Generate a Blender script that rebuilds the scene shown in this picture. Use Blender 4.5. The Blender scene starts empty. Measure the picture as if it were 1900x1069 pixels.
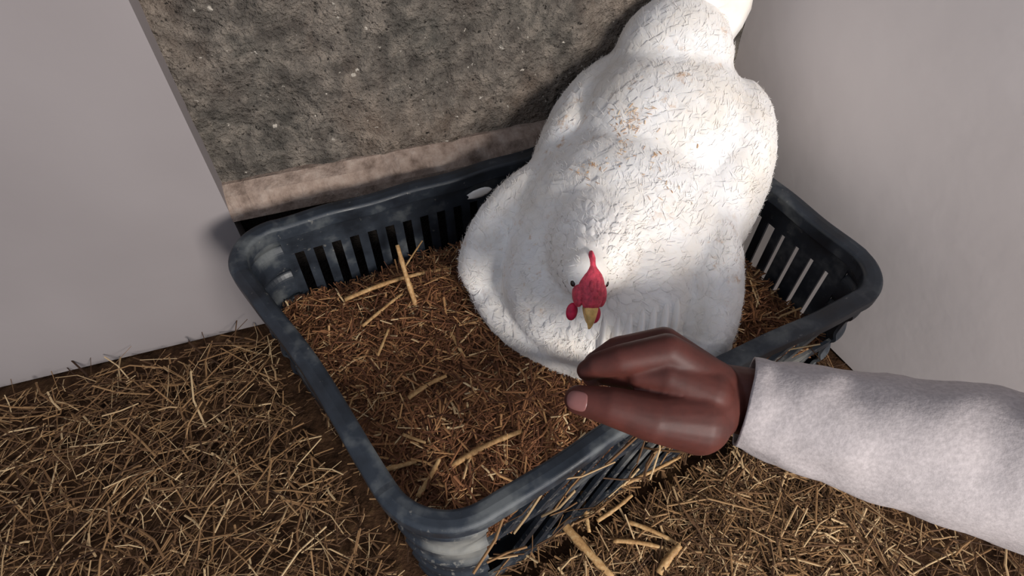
import bpy, bmesh, math, random
import numpy as np
from mathutils import Vector, Matrix, Quaternion
from mathutils.bvhtree import BVHTree
from mathutils import noise as mnoise

random.seed(7)
rng = np.random.default_rng(7)
sc = bpy.context.scene
C = sc.collection
R = math.radians

# ------------------------------------------------------------------ camera
FZ = -0.05                                     # height of the coop floor
FPX = 1150.0
PITCH = 50.0
cam_d = bpy.data.cameras.new('camera')
cam = bpy.data.objects.new('camera', cam_d)
C.objects.link(cam)
cam.location = (0, 0, 0.73)
cam.rotation_euler = (R(90 - PITCH), 0, 0)
cam_d.sensor_width = 36
cam_d.lens = FPX / 1900 * 36
cam_d.clip_start = 0.01
sc.camera = cam

# ------------------------------------------------------------------ world, lights, exposure
w = bpy.data.worlds.new('world')
sc.world = w
w.use_nodes = True
w.node_tree.nodes['Background'].inputs[0].default_value = (0.80, 0.86, 1.0, 1)
w.node_tree.nodes['Background'].inputs[1].default_value = 0.40


def area(name, loc, target, size, power, col):
    l = bpy.data.lights.new(name, 'AREA')
    l.shape = 'RECTANGLE'
    l.size, l.size_y = size
    l.energy = power
    l.color = col
    o = bpy.data.objects.new(name, l)
    o.location = loc
    o.rotation_euler = (Vector(target) - Vector(loc)).to_track_quat('-Z', 'Y').to_euler()
    C.objects.link(o)
    return o


# daylight falling in through the open coop door, behind and right of the viewer
area('door_daylight', (0.98, -1.22, 0.92), (0.12, 0.45, 0.2), (0.42, 0.42), 44, (1.0, 0.95, 0.90))

sc.view_settings.view_transform = 'Standard'
sc.view_settings.look = 'None'
sc.view_settings.exposure = 0.12
sc.view_settings.gamma = 1.0
sc.view_settings.use_curve_mapping = False


# ------------------------------------------------------------------ helpers
def s2l(c):
    return tuple((x / 255 / 12.92 if x / 255 <= .04045 else ((x / 255 + .055) / 1.055) ** 2.4) for x in c) + (1,)


class NT:
    def __init__(self, name, rough=0.6, spec=0.3):
        self.m = bpy.data.materials.new(name)
        self.m.use_nodes = True
        self.t = self.m.node_tree
        self.b = self.t.nodes['Principled BSDF']
        self.b.inputs['Roughness'].default_value = rough
        self.b.inputs['Specular IOR Level'].default_value = spec

    def n(self, typ, **kw):
        x = self.t.nodes.new(typ)
        for k, v in kw.items():
            if k in x.inputs:
                x.inputs[k].default_value = v
            else:
                setattr(x, k, v)
        return x

    def l(self, a, b):
        self.t.links.new(a, b)

    def coord(self, kind='Object', scale=None):
        c = self.n('ShaderNodeTexCoord').outputs[kind]
        if scale is None:
            return c
        mp = self.n('ShaderNodeMapping')
        mp.inputs['Scale'].default_value = scale
        self.l(c, mp.inputs['Vector'])
        return mp.outputs['Vector']

    def noise(self, scale, detail=4, rough=.55, vec=None):
        x = self.n('ShaderNodeTexNoise', Scale=scale, Detail=detail, Roughness=rough)
        self.l(vec if vec is not None else self.coord(), x.inputs['Vector'])
        return x.outputs['Fac']

    def ramp(self, fac, stops, interp='LINEAR'):
        r = self.n('ShaderNodeValToRGB')
        r.color_ramp.interpolation = interp
        e = r.color_ramp.elements
        while len(e) < len(stops):
            e.new(0.5)
        for i, (p, c) in enumerate(stops):
            e[i].position = p
            e[i].color = c if len(c) == 4 else tuple(c) + (1,)
        self.l(fac, r.inputs['Fac'])
        return r.outputs['Color']

    def mix(self, fac, a, b, blend='MIX'):
        x = self.n('ShaderNodeMix', data_type='RGBA', blend_type=blend)
        for inp, v in ((x.inputs[0], fac), (x.inputs[6], a), (x.inputs[7], b)):
            if hasattr(v, 'is_linked') or hasattr(v, 'links'):
                self.l(v, inp)
            else:
                inp.default_value = v
        return x.outputs[2]

    def base(self, c):
        if isinstance(c, tuple):
            self.b.inputs['Base Color'].default_value = c
        else:
            self.l(c, self.b.inputs['Base Color'])

    def bump(self, h, strength=.3, dist=.01):
        x = self.n('ShaderNodeBump', Strength=strength, Distance=dist)
        self.l(h, x.inputs['Height'])
        self.l(x.outputs['Normal'], self.b.inputs['Normal'])


BW = lambda a: (a, a, a, 1)


def link(name, me, mat, parent=None, smooth=True):
    o = bpy.data.objects.new(name, me)
    C.objects.link(o)
    if mat is not None:
        me.materials.clear()
        me.materials.append(mat)
    if smooth:
        me.polygons.foreach_set('use_smooth', [True] * len(me.polygons))
    if parent is not None:
        o.parent = parent
        o.matrix_parent_inverse = parent.matrix_world.inverted() if parent.type != 'EMPTY' else Matrix.Translation(parent.location).inverted()
    return o


def mesh(verts, faces, name='mesh'):
    me = bpy.data.meshes.new(name)
    me.from_pydata([tuple(v) for v in verts], [], faces)
    me.update()
    return me


def empty(name, loc, label, cat, group=None):
    o = bpy.data.objects.new(name, None)
    o.empty_display_size = .03
    C.objects.link(o)
    o.location = loc
    tag(o, label, cat, group)
    return o


def tag(o, label=None, cat=None, group=None, kind=None):
    if label:
        o['label'] = label
    if cat:
        o['category'] = cat
    if group:
        o['group'] = group
    if kind:
        o['kind'] = kind
    return o


def loft(rings, cap=True, closed=True):
    """rings: list of equally long point lists"""
    v = []
    f = []
    n = len(rings[0])
    for r in rings:
        v += [tuple(p) for p in r]
    for i in range(len(rings) - 1):
        for j in range(n if closed else n - 1):
            k = (j + 1) % n
            f.append((i * n + j, i * n + k, (i + 1) * n + k, (i + 1) * n + j))
    if cap and closed:
        f.append(tuple(range(n - 1, -1, -1)))
        b = (len(rings) - 1) * n
        f.append(tuple(range(b, b + n)))
    return v, f


def frame_of(d, hint=Vector((0, 0, 1))):
    d = d.normalized()
    x = d.cross(hint)
    if x.length < 1e-4:
        x = d.cross(Vector((1, 0, 0)))
    x.normalize()
    y = x.cross(d).normalized()
    return x, y


def tube(path, radii, n=8, flat=1.0, hint=Vector((0, 0, 1)), phase=0):
    rings = []
    path = [Vector(p) for p in path]
    for i, p in enumerate(path):
        d = path[min(i + 1, len(path) - 1)] - path[max(i - 1, 0)]
        x, y = frame_of(d, hint)
        r = radii[i] if hasattr(radii, '__len__') else radii
        rings.append([p + x * (r * math.cos(phase + 2 * math.pi * j / n)) + y * (r * flat * math.sin(phase + 2 * math.pi * j / n)) for j in range(n)])
    return loft(rings)


class MB:
    def __init__(self):
        self.v = []
        self.f = []

    def add(self, vf):
        b = len(self.v)
        self.v += [tuple(p) for p in vf[0]]
        self.f += [tuple(i + b for i in q) for q in vf[1]]

    def build(self, name, mat, parent=None, smooth=True):
        return link(name, mesh(self.v, self.f, name), mat, parent, smooth)


def ellipsoid(center, axes, nu=28, nv=18):
    """axes: three world vectors (already scaled)"""
    c = Vector(center)
    a, b, d = [Vector(x) for x in axes]
    v = [c + d]
    f = []
    for i in range(1, nv):
        th = math.pi * i / nv
        for j in range(nu):
            ph = 2 * math.pi * j / nu
            v.append(c + a * (math.sin(th) * math.cos(ph)) + b * (math.sin(th) * math.sin(ph)) + d * math.cos(th))
    v.append(c - d)
    for j in range(nu):
        f.append((0, 1 + j, 1 + (j + 1) % nu))
    for i in range(nv - 2):
        for j in range(nu):
            k = (j + 1) % nu
            f.append((1 + i * nu + j, 1 + (i + 1) * nu + j, 1 + (i + 1) * nu + k, 1 + i * nu + k))
    e = len(v) - 1
    b0 = 1 + (nv - 2) * nu
    for j in range(nu):
        f.append((e, b0 + (j + 1) % nu, b0 + j))
    det = a.cross(b).dot(d)
    if det < 0:
        f = [tuple(reversed(q)) for q in f]
    return v, f


def cone_capsule(p0, p1, r0, r1, n=20):
    p0, p1 = Vector(p0), Vector(p1)
    d = (p1 - p0)
    L = d.length
    d.normalize()
    x, y = frame_of(d)
    rings = []
    for k in range(7):
        a = -math.pi / 2 + (math.pi / 2) * k / 6
        rings.append((p0 + d * (r0 * math.sin(a)), max(r0 * math.cos(a), 1e-5)))
    for k in range(1, 5):
        t = k / 5
        rings.append((p0 + d * (L * t), r0 + (r1 - r0) * t))
    for k in range(7):
        a = (math.pi / 2) * k / 6
        rings.append((p1 + d * (r1 * math.sin(a)), max(r1 * math.cos(a), 1e-5)))
    rr = [[c + x * (r * math.cos(2 * math.pi * j / n)) + y * (r * math.sin(2 * math.pi * j / n)) for j in range(n)] for c, r in rings]
    v, f = loft(rr)
    return v, f


def remeshed(mb, voxel, smooth_it, factor=.5):
    me = mesh(mb.v, mb.f, 'union')
    bm = bmesh.new()
    bm.from_mesh(me)
    bmesh.ops.recalc_face_normals(bm, faces=bm.faces)
    bm.to_mesh(me)
    bm.free()
    o = bpy.data.objects.new('union_tmp', me)
    C.objects.link(o)
    m = o.modifiers.new('r', 'REMESH')
    m.mode = 'VOXEL'
    m.voxel_size = voxel
    if smooth_it:
        s = o.modifiers.new('s', 'SMOOTH')
        s.factor = factor
        s.iterations = smooth_it
    dg = bpy.context.evaluated_depsgraph_get()
    dg.update()
    out = bpy.data.meshes.new_from_object(o.evaluated_get(dg))
    bpy.data.objects.remove(o)
    return out


# ------------------------------------------------------------------ materials
def mat_wall():
    t = NT('rough_concrete', .95, .1)
    n1 = t.noise(9, 5, .6, t.coord('Object', (1, 1, .55)))
    n2 = t.noise(42, 5, .65)
    n3 = t.noise(150, 3, .6)
    c = t.ramp(n1, [(.30, s2l((72, 73, 68))), (.5, s2l((110, 101, 93))), (.68, s2l((146, 126, 110)))])
    c = t.mix(.60, c, t.ramp(n2, [(.36, s2l((54, 52, 50))), (.52, s2l((108, 102, 95))), (.66, s2l((148, 138, 127)))]))
    pits = t.ramp(n3, [(.30, BW(1)), (.37, BW(0))])
    c = t.mix(pits, c, s2l((50, 47, 44)))
    specks = t.ramp(t.noise(110, 2, .5), [(.70, BW(0)), (.75, BW(1))])
    c = t.mix(specks, c, s2l((186, 178, 166)))
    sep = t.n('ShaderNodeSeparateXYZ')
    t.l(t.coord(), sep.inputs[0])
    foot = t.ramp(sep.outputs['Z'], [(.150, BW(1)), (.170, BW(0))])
    c = t.mix(foot, c, s2l((40, 36, 33)))        # shade behind the crate, painted dark into the lower wall
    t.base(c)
    h = t.mix(.5, n2, n3)
    t.bump(h, 1.0, .022)
    return t.m


def mat_mortar():
    t = NT('pale_mortar', .95, .1)
    n2 = t.noise(45, 5, .65)
    c = t.ramp(n2, [(.3, s2l((108, 92, 82))), (.5, s2l((150, 132, 120))), (.7, s2l((172, 156, 144)))])
    t.base(c)
    t.bump(n2, .6, .008)
    return t.m


def mat_plaster(name, col):
    t = NT(name, .9, .15)
    n1 = t.noise(3, 3, .5)
    c = t.ramp(n1, [(.3, s2l(tuple(x - 7 for x in col))), (.7, s2l(tuple(x + 5 for x in col)))])
    t.base(c)
    t.bump(t.noise(25, 3), .12, .004)
    return t.m


def mat_soil():
    t = NT('dark_soil', 1, .05)
    n1 = t.noise(40, 5, .65)
    t.base(t.ramp(n1, [(.3, s2l((38, 27, 20))), (.55, s2l((70, 50, 36))), (.75, s2l((104, 80, 56)))]))
    t.bump(n1, .8, .01)
    return t.m


def mat_straw(name, stops):
    t = NT(name, .75, .2)
    g = t.n('ShaderNodeNewGeometry')
    c = t.ramp(g.outputs['Random Per Island'], stops)
    t.base(c)
    return t.m


def mat_stalk():
    t = NT('straw_stalk', .6, .3)
    n = t.noise(50, 3, .6)
    n = t.mix(.5, n, t.noise(1, 3, .6, t.coord('Object', (300, 300, 300))))
    t.base(t.ramp(n, [(.3, s2l((128, 92, 56))), (.5, s2l((176, 138, 92))), (.72, s2l((214, 184, 136)))]))
    t.bump(t.noise(1, 2, .5, t.coord('Object', (400, 400, 20))), .2, .001)
    return t.m


def mat_plastic(name='dusty_dark_plastic', dust=.66, dirt=(86, 90, 92), dcol=(128, 126, 120), sc_=22):
    t = NT(name, .42, .5)
    n = t.noise(sc_, 4, .55)
    n2 = t.noise(120, 4, .6)
    c = t.ramp(n, [(.35, s2l((24, 29, 36))), (.55, s2l((38, 45, 54))), (.70, s2l(dirt))])
    d = t.ramp(n2, [(dust, BW(0)), (dust + .10, BW(.7))])
    c = t.mix(d, c, s2l(dcol))
    t.base(c)
    t.l(t.ramp(n, [(.35, BW(.38)), (.75, BW(.7))]), t.b.inputs['Roughness'])
    t.bump(n2, .08, .003)
    return t.m


def mat_feather():
    t = NT('white_feathers', .8, .1)
    n = t.noise(14, 4, .6)
    c = t.ramp(n, [(.35, s2l((238, 231, 222))), (.6, s2l((248, 245, 242)))])
    # straw dust stains on the back
    st = t.ramp(t.noise(55, 5, .7), [(.57, BW(0)), (.70, BW(1))])
    msk = t.ramp(t.noise(7.0, 2, .5), [(.50, BW(0)), (.62, BW(.8))])
    f = t.mix(1.0, st, msk, 'MULTIPLY')
    c = t.mix(f, c, s2l((206, 168, 132)))
    t.base(c)
    t.bump(t.noise(1, 3, .6, t.coord('Object', (160, 160, 160))), .15, .002)
    t.b.inputs['Subsurface Weight'].default_value = .15
    t.b.inputs['Subsurface Radius'].default_value = (.01, .008, .006)
    t.b.inputs['Sheen Weight'].default_value = .2
    return t.m


def mat_simple(name, col, rough=.5, var=.12, scale=60, spec=.3, sss=0, bump=.2):
    t = NT(name, rough, spec)
    n = t.noise(scale, 4, .6)
    a = s2l(tuple(max(0, x * (1 - var)) for x in col))
    b = s2l(tuple(min(255, x * (1 + var)) for x in col))
    t.base(t.ramp(n, [(.35, a), (.65, b)]))
    if bump:
        t.bump(n, bump, .002)
    if sss:
        t.b.inputs['Subsurface Weight'].default_value = sss
        t.b.inputs['Subsurface Radius'].default_value = (.006, .002, .001)
    return t.m


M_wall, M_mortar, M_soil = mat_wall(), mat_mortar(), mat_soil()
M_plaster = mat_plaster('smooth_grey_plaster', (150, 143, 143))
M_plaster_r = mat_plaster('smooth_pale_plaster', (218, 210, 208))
M_bed = mat_straw('chopped_straw', [(0, s2l((70, 44, 31))), (.4, s2l((116, 76, 53))), (.75, s2l((150, 104, 70))), (.93, s2l((186, 144, 98))), (1, s2l((220, 194, 152)))])
M_lit = mat_straw('floor_straw', [(0, s2l((60, 42, 30))), (.4, s2l((106, 78, 54))), (.8, s2l((150, 116, 80))), (1, s2l((212, 184, 142)))])
M_chaff = mat_straw('fine_chaff', [(0, s2l((176, 128, 88))), (.5, s2l((206, 164, 122))), (1, s2l((230, 206, 172)))])
M_stalk = mat_stalk()
M_plastic = mat_plastic()
M_plastic_d = mat_plastic('dust_caked_plastic', .58, (124, 124, 120), (126, 124, 118), 9)
M_feather = mat_feather()
M_comb = mat_simple('red_comb_skin', (200, 68, 86), .5, .14, 220, .4, .2, .5)
M_wattle = mat_simple('red_wattle_skin', (196, 32, 72), .4, .12, 150, .4, .2, .3)
M_beak = mat_simple('yellow_horn', (214, 172, 104), .35, .14, 90, .5, 0, .1)
M_eye = mat_simple('dark_eye', (38, 22, 16), .15, .1, 60, .6, 0, 0)
M_skin = mat_simple('brown_skin', (76, 38, 32), .55, .10, 45, .35, .08, .12)
M_nail = mat_simple('pale_fingernail', (128, 84, 80), .35, .06, 40, .45, .1, 0)
M_cloth = mat_simple('grey_sleeve_cloth', (176, 168, 168), .9, .05, 300, .1, 0, .25)

# ------------------------------------------------------------------ setting
E_ = Vector((math.cos(R(18)), math.sin(R(18)), 0))      # along the back wall
N_ = Vector((E_.y, -E_.x, 0))                           # out of it, to the viewer
Q0 = Vector((-0.222, 0.667, 0))
S_ = Vector((-0.447, 0.894, 0))                         # along the right wall, away from the viewer
Q1 = Vector((0.525, 0.454, 0))


def grid_surface(p0, ux, uy, nx, ny, off):
    v, f = [], []
    for j in range(ny + 1):
        for i in range(nx + 1):
            v.append(off(p0 + ux * (i / nx) + uy * (j / ny), i / nx, j / ny))
    for j in range(ny):
        for i in range(nx):
            a = j * (nx + 1) + i
            f.append((a, a + 1, a + nx + 2, a + nx + 1))
    return v, f


def slab(name, p0, ux, uz, thick_dir, mat, bumpy=0.0, nx=2, nz=2):
    """wall slab with real thickness; front face optionally uneven"""
    mb = MB()

    def off(p, a, b):
        if bumpy:
            h = mnoise.fractal(p * 9, 1.0, 2.0, 4) * bumpy
            return p + N_ * h
        return p
    front = grid_surface(p0, ux, uz, nx, nz, off)
    mb.add(front)
    b = [p0, p0 + ux, p0 + ux + uz, p0 + uz]
    k = [q + thick_dir for q in b]
    mb.add((b + k, [(4, 7, 6, 5), (0, 4, 5, 1), (1, 5, 6, 2), (2, 6, 7, 3), (3, 7, 4, 0)]))
    o = mb.build(name, mat, None, bumpy > 0)
    tag(o, kind='structure')
    return o


Zv = Vector((0, 0, 1))
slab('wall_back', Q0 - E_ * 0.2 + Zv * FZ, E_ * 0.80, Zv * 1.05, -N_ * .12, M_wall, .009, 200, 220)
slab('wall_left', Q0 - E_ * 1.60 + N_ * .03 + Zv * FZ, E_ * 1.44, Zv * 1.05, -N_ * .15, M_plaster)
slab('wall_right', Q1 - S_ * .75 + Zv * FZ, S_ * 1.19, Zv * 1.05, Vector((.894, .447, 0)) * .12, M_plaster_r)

# mortar fillet at the foot of the back wall
sec = [(-.01, .206), (.006, .206), (.020, .196), (.032, .178), (.034, .166), (.026, .160), (-.01, .158)]
rings = []
NS = 130
for i in range(NS + 1):
    p = Q0 + E_ * (-.16 + .72 * i / NS)
    ring = []
    for k, (o_, z_) in enumerate(sec):
        q = p + N_ * o_ + Zv * z_
        if 0 < k < 6:
            h = mnoise.fractal(q * 30, 1.0, 2.0, 4) * .005
            q = q + N_ * h + Zv * h * .8
        ring.append(q)
    rings.append(ring)
mb = MB()
mb.add(loft(rings))
tag(mb.build('baseboard_back', M_mortar, None, False), kind='structure')

# floor
mb = MB()


def foff(p, a, b):
    return p + Zv * (mnoise.fractal(p * 14, 1.0, 2.0, 4) * .006 - .004 + FZ)


mb.add(grid_surface(Vector((-1.8, -.7, 0)), Vector((3.2, 0, 0)), Vector((0, 1.75, 0)), 160, 90, foff))
tag(mb.build('floor', M_soil), kind='structure')

# ------------------------------------------------------------------ crate
HR = .20
FL = Vector((-.0764, .1536, 0))
FR = Vector((.443, .4536, 0))
BR = Vector((.262, .816, 0))
BL = Vector((-.366, .524, 0))
crate = empty('plastic_crate', (.06, .48, FZ), 'dark plastic crate filled with straw, a white hen sitting in it', 'crate')


def rounded(pts, rad, step=.006):
    """dense closed path with rounded corners; returns [(pos, outward normal, side, u)]"""
    n = len(pts)
    out = []
    arcs = []
    for i in range(n):
        p, a, b = pts[i], pts[i - 1], pts[(i + 1) % n]
        da, db = (a - p).normalized(), (b - p).normalized()
        ang = da.angle(db)
        tl = rad[i] / math.tan(ang / 2)
        bis = (da + db).normalized()
        c = p + bis * (rad[i] / math.sin(ang / 2))
        arcs.append((p + da * tl, p + db * tl, c, rad[i]))
    for i in range(n):
        t0, t1, c, r = arcs[i]
        v0, v1 = t0 - c, t1 - c
        ang = v0.angle(v1)
        m = max(4, int(ang * r / step))
        for k in range(m):
            t = k / m
            q = v0.lerp(v1, t).normalized()
            # slerp
            q = (v0.normalized() * math.sin((1 - t) * ang) + v1.normalized() * math.sin(t * ang)) / math.sin(ang)
            out.append((c + q * r, q, 'corner%d' % i, t))
        nt0 = arcs[(i + 1) % n][0]
        L = (nt0 - t1).length
        m = max(2, int(L / step))
        d = (nt0 - t1).normalized()
        nrm = Vector((d.y, -d.x, 0))
        bow = -.012 if i == 0 else -.006
        for k in range(m):
            t = k / m
            out.append((t1.lerp(nt0, t) + nrm * (bow * math.sin(math.pi * t) ** 2), nrm, 'side%d' % i, t * L))
    return out


PATH = rounded([FL, FR, BR, BL], [.077, .06, .05, .06])   # sides: 0 front, 1 right, 2 back, 3 left
NP = len(PATH)
cen = (FL + FR + BR + BL) / 4
for i, (p, nrm, s, u) in enumerate(PATH):
    if nrm.dot(p - cen) < 0:
        PATH[i] = (p, -nrm, s, u)

# rim: flat top with rolled outer lip, swept round the crate
prof = [(0, 0), (0, -.004), (-.004, -.016), (-.0065, -.016), (-.0065, -.006), (-.017, -.005), (-.019, -.012), (-.0215, -.012), (-.0215, -.003), (-.0195, 0.0), (-.012, .0012), (-.004, .0012)]
prof = [(0, -.002), (0, -.016), (-.003, -.016), (-.0035, -.005), (-.017, -.005), (-.0175, -.02), (-.021, -.02), (-.021, -.003), (-.0185, 0.0), (-.010, .0012), (-.003, .0006)]
rings = []
for i, (p, nrm, s, u) in enumerate(PATH):
    zz = HR + .0012 * math.sin(i * .35) * (1 if s.startswith('side') else .3)
    rings.append([p + nrm * a + Zv * (zz + b) for a, b in prof])
rings.append(rings[0])
vf = loft(rings, cap=False)
mb = MB()
mb.add(vf)
me = mesh(mb.v, mb.f)
bm = bmesh.new()
bm.from_mesh(me)
bmesh.ops.remove_doubles(bm, verts=bm.verts, dist=1e-6)
bmesh.ops.recalc_face_normals(bm, faces=bm.faces)
bm.to_mesh(me)
bm.free()
rim = link('rim', me, M_plastic, crate, False)
bv = rim.modifiers.new('b', 'BEVEL')
bv.width = .0012
bv.segments = 2
bv.limit_method = 'ANGLE'


def wall_pt(i, z, extra=0.0):
    p, nrm, s, u = PATH[i % NP]
    taper = .008 * (1 - z / HR)
    return p + nrm * (-.010 - taper + extra) + Zv * z


def panel(name, idx, hole, zrows, ridge=None, label=None, mat=None):
    verts, faces = [], []
    nz = len(zrows)
    for i in idx:
        for z in zrows:
            e = ridge(i, z) if ridge else 0.0
            verts.append(wall_pt(i, z, e))
    for a in range(len(idx) - 1):
        for b in range(nz - 1):
            zc = (zrows[b] + zrows[b + 1]) / 2
            if hole and hole(PATH[idx[a] % NP], zc):
                continue
            o = a * nz + b
            faces.append((o, o + nz, o + nz + 1, o + 1))
    me = mesh(verts, faces)
    bm = bmesh.new()
    bm.from_mesh(me)
    bmesh.ops.delete(bm, geom=[v for v in bm.verts if not v.link_faces], context='VERTS')
    bm.to_mesh(me)
    bm.free()
    o = link(name, me, mat or M_plastic, crate, False)
    sm = o.modifiers.new('s', 'SOLIDIFY')
    sm.thickness = .0035
    sm.offset = 0
    if label:
        o['label'] = label
    return o


Z = [FZ + (HR - FZ) * k / 60 for k in range(0, 60)] + [HR - .004]
side_idx = {k: [i for i in range(NP) if PATH[i][2] == k] for k in set(q[2] for q in PATH)}
def ext(k):
    L = side_idx[k]
    return L + [L[-1] + 1]


hole_back = lambda q, z: .022 < z < .145 and (q[3] % .024) > .014 and q[3] > .01
hole_front = lambda q, z: (.115 < z < .172 or -.03 < z < .10) and ((q[3] * .9 - z * .9) % .062) > .020 and q[3] > .045
hole_left = lambda q, z: (.105 < z < .160 or .03 < z < .085) and (q[3] % .11) > .012
panel('slotted_panel', ext('side2'), hole_back, Z)
panel('slotted_panel', ext('side1'), hole_back, Z)
def wall_u(side, u, z, extra=0.0):
    L = ext(side)
    a = min(max(u / .006, 0), len(L) - 1.001)
    k = int(a)
    return wall_pt(L[k], z, extra).lerp(wall_pt(L[k + 1], z, extra), a - k)


def front_panel():
    L = ext('side0')
    umax = (len(L) - 1) * .006
    mbp = MB()
    for z0, z1 in ((.166, HR - .004), (.098, .112), (FZ, FZ + .03)):       # level bands
        rings = []
        for k in range(0, 91):
            u = umax * k / 90
            rings.append([wall_u('side0', u, z0, -.002), wall_u('side0', u, z0, .002), wall_u('side0', u, z1, .002), wall_u('side0', u, z1, -.002)])
        mbp.add(loft(rings))
    for z0, z1, lean in ((.108, .170, .05), (FZ + .02, .102, .06)):        # slanted ribs between the bands
        u = .02
        while u < umax - lean - .02:
            rings = []
            for k in range(7):
                t = k / 6
                uu, z = u + lean * t, z0 + (z1 - z0) * t
                rings.append([wall_u('side0', uu - .006, z, -.0025), wall_u('side0', uu - .006, z, .0025), wall_u('side0', uu + .006, z, .0025), wall_u('side0', uu + .006, z, -.0025)])
            mbp.add(loft(rings))
            u += .040
    o = mbp.build('slotted_panel', M_plastic_d, crate, False)
    o['label'] = 'dusty crate side with slanted ribs and open gaps facing the viewer'


front_panel()
panel('slotted_panel', ext('side3'), hole_left, Z, None, 'dark crate side with long horizontal slots')


def corner_ridge(i, z):
    r = 0.0
    for zc in (.160, .115, .070, .025, -.02):
        r += .0045 * math.exp(-((z - zc) / .006) ** 2)
    return r


for k in range(4):
    panel('corner_post', ext('corner%d' % k), None, [FZ + (HR - FZ) * j / 100 for j in range(0, 99)] + [HR - .004], corner_ridge, 'dusty grooved corner post facing the viewer' if k == 0 else None, M_plastic_d if k == 0 else None)
# crate base
inner = [wall_pt(i, FZ + .012) for i in range(NP)]
mb = MB()
mb.add(([p for p in inner] + [p - Zv * .004 for p in inner], [tuple(range(NP)), tuple(range(2 * NP - 1, NP - 1, -1))] + [(i, i + NP, (i + 1) % NP + NP, (i + 1) % NP) for i in range(NP)]))
mb.build('crate_base', M_plastic, crate, False)

# ------------------------------------------------------------------ straw
poly = [(p + n_ * -.020) for p, n_, s, u in PATH]
px_ = np.array([p.x for p in poly])
py_ = np.array([p.y for p in poly])


def inside(x, y, shrink=0):
    j = np.roll(np.arange(NP), 1)
    c = (py_ > y) != (py_[j] > y)
    with np.errstate(divide='ignore', invalid='ignore'):
        xx = (px_[j] - px_) * (y - py_) / (py_[j] - py_) + px_
    return bool(np.count_nonzero(c & (x < xx)) % 2)


def edge_dist(x, y):
    return float(np.min(np.hypot(px_ - x, py_ - y)))


def bed_h(x, y):
    d = edge_dist(x, y)
    h = .078 + .010 * mnoise.fractal(Vector((x * 11, y * 11, 3.3)), 1.0, 2.0, 3)
    h += .030 * max(0, 1 - math.hypot(x - .02, y - .36) / .16)          # heaped in front of the hen
    h += .02 * max(0, 1 - math.hypot(x + .10, y - .53) / .12)
    h -= .008 * max(0, 1 - d / .05)
    return h


def floor_h(x, y):
    return mnoise.fractal(Vector((x * 14, y * 14, 0)), 1.0, 2.0, 4) * .006 + .002 + FZ


def straw_piece(mb, p, yaw, pitch, L, wd, curve=0.0, segs=2):
    d = Vector((math.cos(yaw) * math.cos(pitch), math.sin(yaw) * math.cos(pitch), math.sin(pitch)))
    side = Vector((-math.sin(yaw), math.cos(yaw), 0))
    up = side.cross(d) * -1
    path = []
    for k in range(segs + 1):
        t = k / segs - .5
        path.append(p + d * (t * L) + side * (curve * L * (t * t * 4 - 1)) + Zv * (abs(curve) * L * .4 * (1 - 4 * t * t)))
    v, f = tube(path, [wd * .5] * (segs + 1), 4, .5)
    mb.add((v, f))


def bed_base():
    mb = MB()
    nx, ny = 110, 90
    idx = {}
    x0, x1, y0, y1 = px_.min(), px_.max(), py_.min(), py_.max()
    top = []
    for j in range(ny + 1):
        for i in range(nx + 1):
            x, y = x0 + (x1 - x0) * i / nx, y0 + (y1 - y0) * j / ny
            if inside(x, y):
                idx[i, j] = len(top)
                top.append((x, y, bed_h(x, y) - .006))
    f = []
    for j in range(ny):
        for i in range(nx):
            k = [(i, j), (i + 1, j), (i + 1, j + 1), (i, j + 1)]
            if all(q in idx for q in k):
                f.append(tuple(idx[q] for q in k))
    mb.add((top, f))
    return mb


mb = bed_base()
cnt = 0
while cnt < 15000:
    x, y = random.uniform(px_.min(), px_.max()), random.uniform(py_.min(), py_.max())
    if not inside(x, y):
        continue
    d = edge_dist(x, y)
    L = min(random.choice([.010, .014, .018, .022, .028, .036, .05]) * random.uniform(.8, 1.2), d * 1.7 + .006)
    wd = random.choice([.0008, .001, .0013, .0016, .002, .0026])
    straw_piece(mb, Vector((x, y, bed_h(x, y) + random.uniform(-.006, .005))), random.uniform(0, 6.28), random.gauss(0, .25), L, wd, random.uniform(-.12, .12), 2)
    cnt += 1
bed = mb.build('straw_bedding', M_bed, None, False)
tag(bed, 'brown chopped straw bedding filling the dark crate', 'straw', None, 'stuff')

crate_out = [p for p, n_, s, u in PATH]
mb = MB()
cnt = 0
ox = np.array([p.x for p in crate_out])
oy = np.array([p.y for p in crate_out])


def in_room(x, y):
    v = Vector((x, y, 0))
    return (v - Q0).dot(N_) > .06 and (v - Q1).dot(Vector((.894, .447, 0))) < -.03


cnt = tries = 0
while cnt < 19000:
    x = random.uniform(-.95, .85)
    y = random.uniform(-.10, .75)
    if random.random() < .35:
        x, y = random.uniform(-.1, .45), random.uniform(.05, .40)
    if not in_room(x, y) or inside(x, y) or float(np.min(np.hypot(ox - x, oy - y))) < .012:
        continue
    dd = float(np.min(np.hypot(ox - x, oy - y)))
    L = random.choice([.012, .018, .025, .035, .05, .07, .09]) * random.uniform(.8, 1.2)
    L = min(L, dd * 1.9)
    wd = random.choice([.0008, .001, .0013, .0018, .0026])
    straw_piece(mb, Vector((x, y, floor_h(x, y) + random.uniform(0, .016))), random.uniform(0, 6.28), random.gauss(0, .14), L, wd, random.uniform(-.1, .1), 2)
    cnt += 1
for k in range(60):                                # straws sticking out through the front ribs
    u = random.uniform(.0, .42) ** 1.0
    z = random.choice([random.uniform(.03, .10), random.uniform(.11, .165), random.uniform(-.03, .06)])
    p = wall_u('side0', u, z, random.uniform(.004, .012))
    straw_piece(mb, p, R(30) + random.gauss(0, .5), random.gauss(.3, .5), random.uniform(.03, .075), random.choice([.0012, .002, .003]), random.uniform(-.1, .1), 2)
lit = mb.build('straw_litter', M_lit, None, False)
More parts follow.
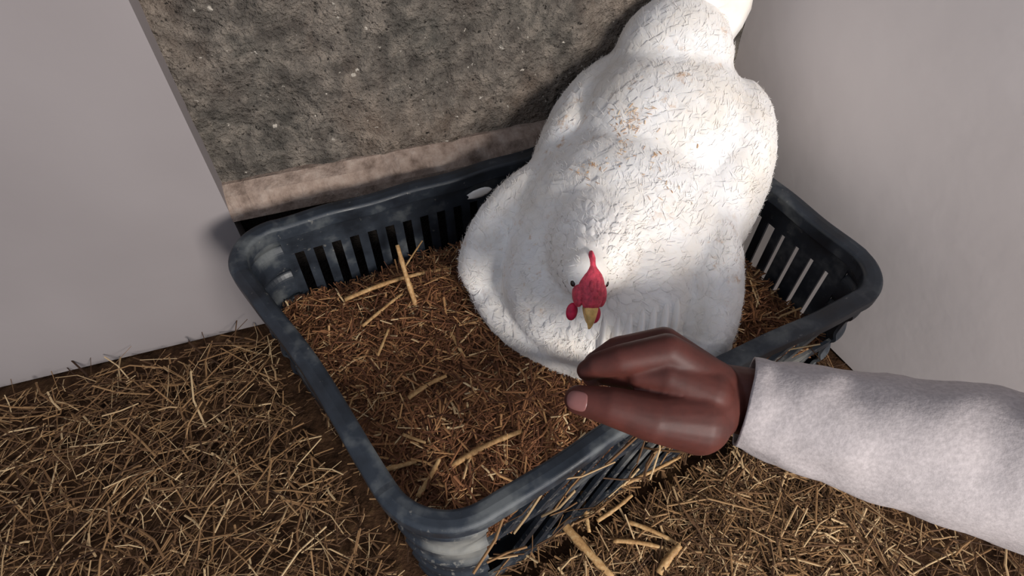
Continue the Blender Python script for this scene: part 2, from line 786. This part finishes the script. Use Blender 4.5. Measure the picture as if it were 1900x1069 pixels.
tag(lit, 'loose straw scattered over the floor around the dark crate', 'straw', None, 'stuff')


def stalk(a, b, wd, label, bend=None, name='straw_stalk'):
    a, b = Vector(a), Vector(b)
    d = b - a
    L = d.length
    if bend is None:
        bend = random.choice([-.03, -.015, .012, .025])
    side = Vector((-d.y, d.x, 0))
    if side.length < 1e-5:
        side = Vector((1, 0, 0))
    side.normalize()
    path = []
    for k in range(13):
        t = k / 12
        path.append(a + d * t + side * (bend * L * math.sin(math.pi * t)) + Zv * (.03 * L * math.sin(math.pi * t)))
    rad = [wd * .5 * (1.0 + (.18 if k in (4, 9) else 0) - .25 * (k / 12)) for k in range(13)]
    c = (a + b) / 2
    path = [p - c for p in path]
    v, f = tube(path, rad, 8, .75)
    o = link(name, mesh(v, f, name), M_stalk)
    o.location = c
    tag(o, label, 'straw', 'single straw stalks')
    return o


stalk((-0.124, 0.501, 0.088), (-0.145, 0.545, 0.165), 0.007, 'thick pale straw stalk standing up against the slotted back of the crate')
stalk((-0.222, 0.517, 0.09), (-0.083, 0.57, 0.094), 0.007, 'long tan straw stalk lying along the back of the crate bedding to the hen wing')
stalk((-0.192, 0.473, 0.09), (-0.146, 0.522, 0.096), 0.005, 'pale thin straw stalk slanting on the bedding at the left, below the long tan one')
stalk((-0.152, 0.566, 0.09), (-0.12, 0.582, 0.135), 0.003, 'short wispy straw curling up beside the upright stalk')
stalk((-0.12, 0.364, 0.098), (-0.077, 0.389, 0.106), 0.006, 'tan straw stalk lying alone in the middle of the bedding')
stalk((-0.065, 0.284, 0.092), (0.011, 0.319, 0.104), 0.007, 'long broad straw stalk on the bedding near the front rim of the crate')
stalk((-0.139, 0.28, 0.09), (-0.104, 0.289, 0.092), 0.006, 'short tan straw stalk beside the left rim of the crate')
stalk((-0.1, 0.254, 0.082), (-0.079, 0.291, 0.094), 0.006, 'dull straw stalk pointing at the rounded front corner of the crate')
stalk((-0.122, 0.32, 0.094), (-0.095, 0.308, 0.098), 0.004, 'small whitish curved straw left of the long broad stalk')
stalk((-0.08, 0.466, 0.092), (-0.058, 0.422, 0.096), 0.005, 'tan straw stalk just left of the lower breast of the hen')
stalk((-0.165, 0.425, 0.094), (-0.156, 0.465, 0.096), 0.004, 'thin straw stalk lying in the left part of the bedding')
stalk((0.06, 0.267, -0.03), (0.116, 0.204, -0.034), 0.011, 'thickest straw stalk, on the floor in front of the crate')
stalk((0.088, 0.304, -0.03), (0.093, 0.254, -0.03), 0.006, 'short straw stalk standing out of the litter beside the front of the crate')
stalk((0.14, 0.267, -0.03), (0.199, 0.238, -0.028), 0.006, 'straw stalk slanting down to the right on the floor under the hand')
stalk((0.121, 0.245, -0.032), (0.179, 0.236, -0.03), 0.006, 'nearly level straw stalk on the floor right of the thickest stalk')
stalk((0.103, 0.267, -0.028), (0.148, 0.296, -0.02), 0.006, 'reddish straw stalk rising to the right from the floor litter under the hand')
stalk((0.17, 0.209, -0.034), (0.197, 0.236, -0.02), 0.01, 'broad yellow straw stalk at the lower right on the floor')
stalk((0.137, 0.31, -0.026), (0.216, 0.345, -0.018), 0.005, 'long thin straw stalk on the floor just below the wrist')


# ------------------------------------------------------------------ hen
CHAFF = [((.133, .603, .309), .010, 46), ((.138, .590, .304), .016, 22), ((.087, .536, .291), .012, 30), ((.140, .556, .299), .016, 20), ((.151, .520, .295), .030, 18)]
HO = Vector((.140, .563, 0))
HA = Vector((.447, .894, 0)).normalized()      # breast to tail
HS = Vector((HA.y, -HA.x, 0))                  # towards the picture's right


def W(s, a, z):
    return HO + HS * s + HA * a + Zv * z


# head frame: beak down and forward
VD = Vector((0, math.cos(R(PITCH)), -math.sin(R(PITCH))))
Fk = Vector((0, -.80, -.60)).normalized()
Tk = Vector((.20, -.60, .80))
Tk = (Tk - Fk * Tk.dot(Fk)).normalized()
Rk = Fk.cross(Tk).normalized() * -1
if Rk.x < 0:
    Rk = -Rk
HC = Vector((.0745, .378, .284))


def Hh(x, v, t):
    """head coordinates in mm: right, backwards (away from beak), up off the crown"""
    return HC + Rk * (x * .001) - Fk * (v * .001) + Tk * (t * .001)


hen = empty('white_hen', W(0, 0, .08), 'white hen with red comb sitting in the straw filled dark crate', 'hen')
mb = MB()


def ell(c, r, tilt=0.0, yaw=0.0):
    """ellipsoid in hen coordinates; tilt lifts the tail end, yaw turns about z"""
    q = Quaternion(Zv, yaw) @ Quaternion(HS, tilt)
    mb.add(ellipsoid(W(*c), (q @ (HS * r[0]), q @ (HA * r[1]), q @ (Zv * r[2]))))


ell((0, .0, .175), (.138, .185, .125))
ell((.008, -.095, .168), (.118, .100, .105))
ell((-.012, -.07, .115), (.165, .120, .06))
for sgn in (-1, 1):
    ell((sgn * .116, -.040, .166), (.042, .115, .085), R(10), sgn * R(17))     # folded wing
    ell((sgn * .100, .060, .205), (.045, .110, .075), R(22), sgn * R(-4))
    ell((sgn * .090, .12, .225), (.055, .12, .075), R(20), sgn * R(10))
ell((0, .11, .235), (.115, .135, .105), R(18))
ell((-.02, .190, .300), (.075, .085, .075), R(40))
# neck and skull
nb = W(-.005, -.085, .225)
for k in range(6):
    t = k / 5
    c = nb.lerp(Hh(0, 12, -14), t)
    r = .068 * (1 - t) + .024 * t
    mb.add(ellipsoid(c, (Vector((r, 0, 0)), Vector((0, r, 0)), Vector((0, 0, r)))))
mb.add(ellipsoid(Hh(0, 2, -8), (Rk * .0155, Fk * .023, Tk * .015)))
body_me = remeshed(mb, .0045, 7, .5)
body_me.materials.clear()
body = link('body', body_me, M_feather, hen)

# plumage: overlapping feathers lying along the body
bvh = BVHTree.FromPolygons([v.co for v in body_me.vertices], [p.vertices for p in body_me.polygons])


def feather(mb, p, nrm, flow, L, wd, lift, hug=False):
    t = (flow - nrm * flow.dot(nrm)).normalized()
    s = nrm.cross(t)
    rows = []
    for k, (a, wk) in enumerate([(0, .45), (.3, .9), (.6, 1.0), (.8, .86), (.93, .55), (1.0, .18)]):
        z = -.0015 + lift * a * (1 - .35 * a)
        row = []
        for j in (-1, -.5, 0, .5, 1):
            q = p + t * (a * L - (abs(j) ** 2) * L * .06) + s * (j * wk * wd * .5)
            if hug:
                loc, n2, _, dist = bvh.find_nearest(q)
                if loc is not None:
                    row.append(loc + n2 * (.0006 + lift * a - .0008 * j * j))
                    continue
            row.append(q + nrm * (z - (j * j) * wd * .10))
        rows.append(row)
    mb.add(loft(rows, cap=False, closed=False))


def flow_at(co):
    l = co - HO
    s, a, z = l.dot(HS), l.dot(HA), co.z
    f = HA * 1.0 + Zv * (.25 if a > .05 else -.25)
    if a < -.08:                                   # breast: feathers hang outward from the neck and down
        f = (co - Hh(0, 10, -10)).normalized() * .9 + HA * .25 - Zv * .5
    if abs(s) > .1:
        f = HA * 1.0 - Zv * .35
    return f


areas = np.array([p.area for p in body_me.polygons])
cum = np.cumsum(areas) / areas.sum()
mb = MB()
picks = np.searchsorted(cum, rng.random(3600))
for q in picks:
    p = body_me.polygons[int(min(q, len(areas) - 1))]
    co = p.center
    if co.z < .085:
        continue
    dh = (co - HC).length
    if dh < .030 or (dh < .055 and abs((co - HC).dot(Rk)) < .014 and (co - HC).dot(Tk) > -.006):
        continue
    l = co - HO
    s, a = l.dot(HS), l.dot(HA)
    L, wd = .048, .038
    if dh < .10:
        L, wd = .017, .011
    elif a < -.06:
        L, wd = .030, .028
    elif abs(s) > .12:
        L, wd = .060, .036
    k = random.uniform(.8, 1.2)
    jit = Vector((random.gauss(0, .08), random.gauss(0, .08), random.gauss(0, .08)))
    feather(mb, co, p.normal, flow_at(co).normalized() + jit, L * k, wd * k, random.uniform(.0008, .0020), True)
plum = mb.build('plumage', M_feather, hen)
plum['kind'] = 'stuff'
sb = plum.modifiers.new('s', 'SUBSURF')
sb.levels = sb.render_levels = 1

# down: short fine barbs that soften the surface
mb = MB()
picks = np.searchsorted(cum, rng.random(30000))
for q in picks:
    p = body_me.polygons[int(min(q, len(areas) - 1))]
    co = p.center + Vector((random.uniform(-.002, .002), random.uniform(-.002, .002), random.uniform(-.002, .002)))
    if co.z < .08 or ((co - HC).length < .035 and (co - HC).dot(Fk) > -.004) or ((co - HC).length < .05 and abs((co - HC).dot(Rk)) < .012 and (co - HC).dot(Tk) > -.004):
        continue
    nrm = p.normal
    fl = flow_at(co).normalized() + Vector((random.gauss(0, .45), random.gauss(0, .45), random.gauss(0, .45)))
    t = (fl - nrm * fl.dot(nrm)).normalized()
    sd = nrm.cross(t)
    L = random.uniform(.006, .012) * (.6 if (co - HC).length < .05 else 1)
    wd = random.uniform(.0002, .0005)
    b = co + nrm * .0004
    mb.add(([b - sd * wd, b + sd * wd, b + t * L * .6 + nrm * (L * .10) + sd * wd * .7, b + t * L + nrm * (L * .16), b + t * L * .6 + nrm * (L * .10) - sd * wd * .7], [(0, 1, 2, 3, 4)]))
dn = mb.build('down', M_feather, hen)
dn['kind'] = 'stuff'

# straw dust and chaff caught on the hen's back
mb = MB()
for (cx, cy, cz), sg, num in CHAFF:
    for k in range(num):
        q = Vector((cx, cy, cz)) + Vector((random.gauss(0, sg), random.gauss(0, sg), random.gauss(0, sg)))
        loc, n2, _, dist = bvh.find_nearest(q)
        yaw = random.uniform(0, 6.28)
        t = Vector((math.cos(yaw), math.sin(yaw), 0))
        t = (t - n2 * t.dot(n2)).normalized()
        L = random.uniform(.002, .007)
        c = loc + n2 * .0026
        mb.add(tube([c - t * L * .5, c + n2 * .0003, c + t * L * .5], random.uniform(.0002, .0006), 4, .6))
o = mb.build('straw_chaff', M_chaff, None, False)
tag(o, 'bits of straw dust caught on the white back feathers of the hen', 'straw', None, 'stuff')

# upright ridges added low on the hen's left breast to imitate light stripes
for x, y, z in ((.095, .384, .197), (.108, .384, .200), (.120, .384, .203), (.133, .386, .205), (.145, .388, .206), (.158, .391, .206), (.171, .397, .204)):
    mb = MB()
    up_ = Vector((.06, .40, .90)).normalized()
    sd = Vector((1, 0, 0)) - up_ * up_.x
    mb.add(ellipsoid((x, y, z), (sd.normalized() * .0050, up_ * .026, up_.cross(sd).normalized() * .0150), 16, 14))
    mb.build('breast_stripe_ridge', M_feather, hen)

# tail feathers
for k in range(9):
    u = (k - 4) / 4
    base = W(u * .035 - .02, .205, .320 - abs(u) * .02)
    d = (HA * .18 + Zv * .95 + HS * u * .42).normalized()
    nrm = (HA * -.95 + Zv * .2 + HS * u * .7).normalized()
    mbt = MB()
    feather(mbt, base, nrm, d, .11, .05, .006)
    o = mbt.build('tail_feather', M_feather, hen)
    sm = o.modifiers.new('s', 'SOLIDIFY')
    sm.thickness = .0015

# comb: low broad comb with a spike at the back
prof_c = [(33, 1.0, 2), (28, 3.2, 4), (22, 5.5, 6), (16, 8.5, 8), (9, 11.5, 10), (2, 13.2, 11), (-6, 12.8, 11), (-13, 11.0, 9.5), (-19, 9.5, 7), (-23, 7.5, 4)]
rings = []
for v, hw, ht in prof_c:
    ring = []
    for j in range(18):
        a = 2 * math.pi * j / 18
        x = hw * math.cos(a)
        y = math.sin(a)
        bumpv = 1 + .10 * math.sin(v * 1.1 + j * 1.7) * (1 if y > 0 else 0)
        ring.append(Hh(x, v, 1 + (ht * bumpv * y if y > 0 else 5 * y) + 1.6 * math.exp(-(x / 3.0) ** 2) * max(y, 0)))
    rings.append(ring)
mb = MB()
mb.add(loft(rings))
for sx in (-1, 1):
    mb.add(ellipsoid(Hh(3.0 * sx, -2, 11.5), (Rk * .0024, Fk * .006, Tk * .0022), 12, 8))
o = mb.build('comb', M_comb, hen)
sb = o.modifiers.new('s', 'SUBSURF')
sb.levels = sb.render_levels = 1

# red face skin beside the beak
mb = MB()
for sx in (-1, 1):
    mb.add(ellipsoid(Hh(sx * 11, -8, -5), (Rk * .0055, Fk * .013, Tk * .010), 18, 12))
mb.build('face_skin', M_comb, hen)

# eyes
for sx in (-1, 1):
    mb = MB()
    mb.add(ellipsoid(Hh(sx * 16.2, 2, -4), (Rk * .0028, Fk * .0038, Tk * .0038), 14, 10))
    mb.build('eye', M_eye, hen)

# beak: two curved halves
def beak_half(name, prof_b, lab=None):
    rings = []
    for v, hw, t0, t1 in prof_b:
        rings.append([Hh(hw * math.cos(2 * math.pi * j / 14), v, (t0 + t1) / 2 + (t1 - t0) / 2 * math.sin(2 * math.pi * j / 14)) for j in range(14)])
    mbb = MB()
    mbb.add(loft(rings))
    o = mbb.build(name, M_beak, hen)
    s = o.modifiers.new('s', 'SUBSURF')
    s.levels = s.render_levels = 1
    return o


beak_half('upper_beak', [(-17, 7.5, -5, 6), (-23, 7.0, -5, 6), (-29, 5.6, -5, 4.5), (-35, 3.8, -5.5, 2), (-40, 2.0, -7, -2), (-42, .8, -9, -6)])
beak_half('lower_beak', [(-17, 6.5, -12, -6.5), (-25, 5.6, -11.5, -7), (-32, 3.8, -11, -7.5), (-37, 1.5, -10.5, -8.5)])

# wattles
for sx, lat, vv in ((-1, 15, -25), (1, 8, -28)):
    mb = MB()
    mb.add(ellipsoid(Hh(sx * lat, vv, -13), (Rk * .0058, Fk * .0085 + Tk * -.004, Tk * .004 + Fk * .001), 18, 12))
    mb.build('wattle', M_wattle, hen)

# loose feather lying on the back rim
mb = MB()
feather(mb, Vector((-.058, .633, .166)), Vector((.42, -.9, .12)).normalized(), Vector((.9, .42, .1)), .034, .014, .003)
o = mb.build('loose_feather', M_feather)
sm = o.modifiers.new('s', 'SOLIDIFY')
sm.thickness = .0008
tag(o, 'small white feather against the dark slotted back of the crate, beside the hen wing', 'feather')

# ------------------------------------------------------------------ person: right hand and forearm
HU = Vector((0, math.sin(R(PITCH)), math.cos(R(PITCH))))
HW = -VD
PO = Vector((0, 0, .73)) + VD * .48 + Vector((250, 0, 0)) * (.48 / FPX) - HU * (186 * .48 / FPX)


def K(x, v, w_):
    return PO + Vector((x * .001, 0, 0)) + HU * (v * .001) + HW * (w_ * .001)


person = empty('person', K(150, -30, 0), 'person reaching in from the right, brown hand before the hen, grey sleeve', 'person')
mb = MB()


def chain(pts):
    for a, b in zip(pts[:-1], pts[1:]):
        mb.add(cone_capsule(K(*a[:3]), K(*b[:3]), a[3] * .001, b[3] * .001))


chain([(-53, -8, 5, 11.5), (-29, -12, 11, 15), (3, -21, 11, 18.5), (38, -25, 3, 26)])                      # thumb
chain([(-45, 12.5, -9, 8.5), (-38, 17, -4, 10.3), (-20, 22, 2, 12.5), (15, 29, 4, 14), (55, 2, -8, 19)])         # index
chain([(-38, 4, -34, 8.5), (-36, 15, -29, 10), (-20, 27, -20, 11.2), (17, 34, -14, 13), (57, 0, -18, 20)])     # middle
chain([(-28, 2, -51, 8.2), (-28, 14, -48, 9.5), (-14, 27, -40, 10.6), (21, 31, -33, 12.5), (58, -3, -28, 19)])  # ring
chain([(-15, 1, -64, 7.2), (-17, 11, -62, 8.3), (-6, 22, -57, 9.3), (25, 25, -50, 11.5), (60, -6, -34, 17)])   # little
chain([(2, 8, -6, 12), (46, -6, -2, 20)])
chain([(-6, 9, 0, 10), (16, 9, 3, 15), (46, -4, 0, 21)])
chain([(-30, 9, -12, 9), (-8, 9, -10, 13), (6, 10, -14, 15), (46, 0, -16, 20)])                                                                     # web of the thumb
chain([(38, -24, 3, 25), (62, -11, -14, 25)])
chain([(56, -6, -22, 24), (78, -12, -18, 27), (150, -30, 0, 34), (300, -62, 45, 46), (380, -75, 60, 50)])
hm = remeshed(mb, .0016, 5, .5)
arm = link('body', hm, M_skin, person)


arm_bvh = BVHTree.FromPolygons([v.co for v in hm.vertices], [p.vertices for p in hm.polygons])


def nail(center, along, across, up, L, wd):
    rows = []
    for a in (-1, -.75, -.4, 0, .4, .75, 1):
        row = []
        for j in (-1, -.75, -.4, 0, .4, .75, 1):
            wk = wd * math.sqrt(max(.0, 1 - .62 * a ** 4))
            q = center + along * (a * L * (1 - .12 * j * j)) + across * (j * wk)
            loc, n2, _, dist = arm_bvh.find_nearest(q)
            row.append(loc + n2 * (.0010 - .0006 * max(abs(a), abs(j))))
        rows.append(row)
    m = MB()
    m.add(loft(rows, cap=False, closed=False))
    o = m.build('fingernail', M_nail, person)
    s = o.modifiers.new('s', 'SOLIDIFY')
    s.thickness = .0012
    b = o.modifiers.new('b', 'SUBSURF')
    b.levels = b.render_levels = 1
    return o


al = (K(-53, -7, 5) - K(-29, -11, 12)).normalized()
upv = (HW * .95 + HU * .1 - Vector((.25, 0, 0)))
upv = (upv - al * upv.dot(al)).normalized()
nail(K(-55, -8, 5) + upv * .0108, al, al.cross(upv), upv, .0105, .0100)['label'] = 'pale thumbnail'

# sleeve: tube of cloth round wrist and forearm, wrinkled
axis = [(82, -13, -17, 34), (92, -15.5, -14, 36), (115, -21, -9, 39), (150, -30, 0, 43), (200, -40, 15, 48), (250, -51, 30, 54), (300, -62, 45, 58), (360, -72, 57, 62), (385, -75, 61, 62)]
rings = []
fine = []
for a, b in zip(axis[:-1], axis[1:]):
    for k in range(6):
        t = k / 6
        fine.append(tuple(x + (y - x) * t for x, y in zip(a, b)))
fine.append(axis[-1])
pth = [K(*q[:3]) for q in fine]
for i, p in enumerate(pth):
    d = pth[min(i + 1, len(pth) - 1)] - pth[max(0, i - 1)]
    x, y = frame_of(d, HU)
    ring = []
    for j in range(48):
        a = 2 * math.pi * j / 48
        u = x * math.cos(a) + y * math.sin(a)
        r = fine[i][3] * .001
        wr = mnoise.fractal(p * 26 + u * 1.2, 1.0, 2.0, 3) * .004 * min(1, i / 6)
        ring.append(p + u * (r + wr))
    rings.append(ring)
v, f = loft(rings, cap=False)
sl = link('sleeve', mesh(v, f), M_cloth, person)
s = sl.modifiers.new('s', 'SOLIDIFY')
s.thickness = .0025
sl['label'] = 'plain grey cloth sleeve'
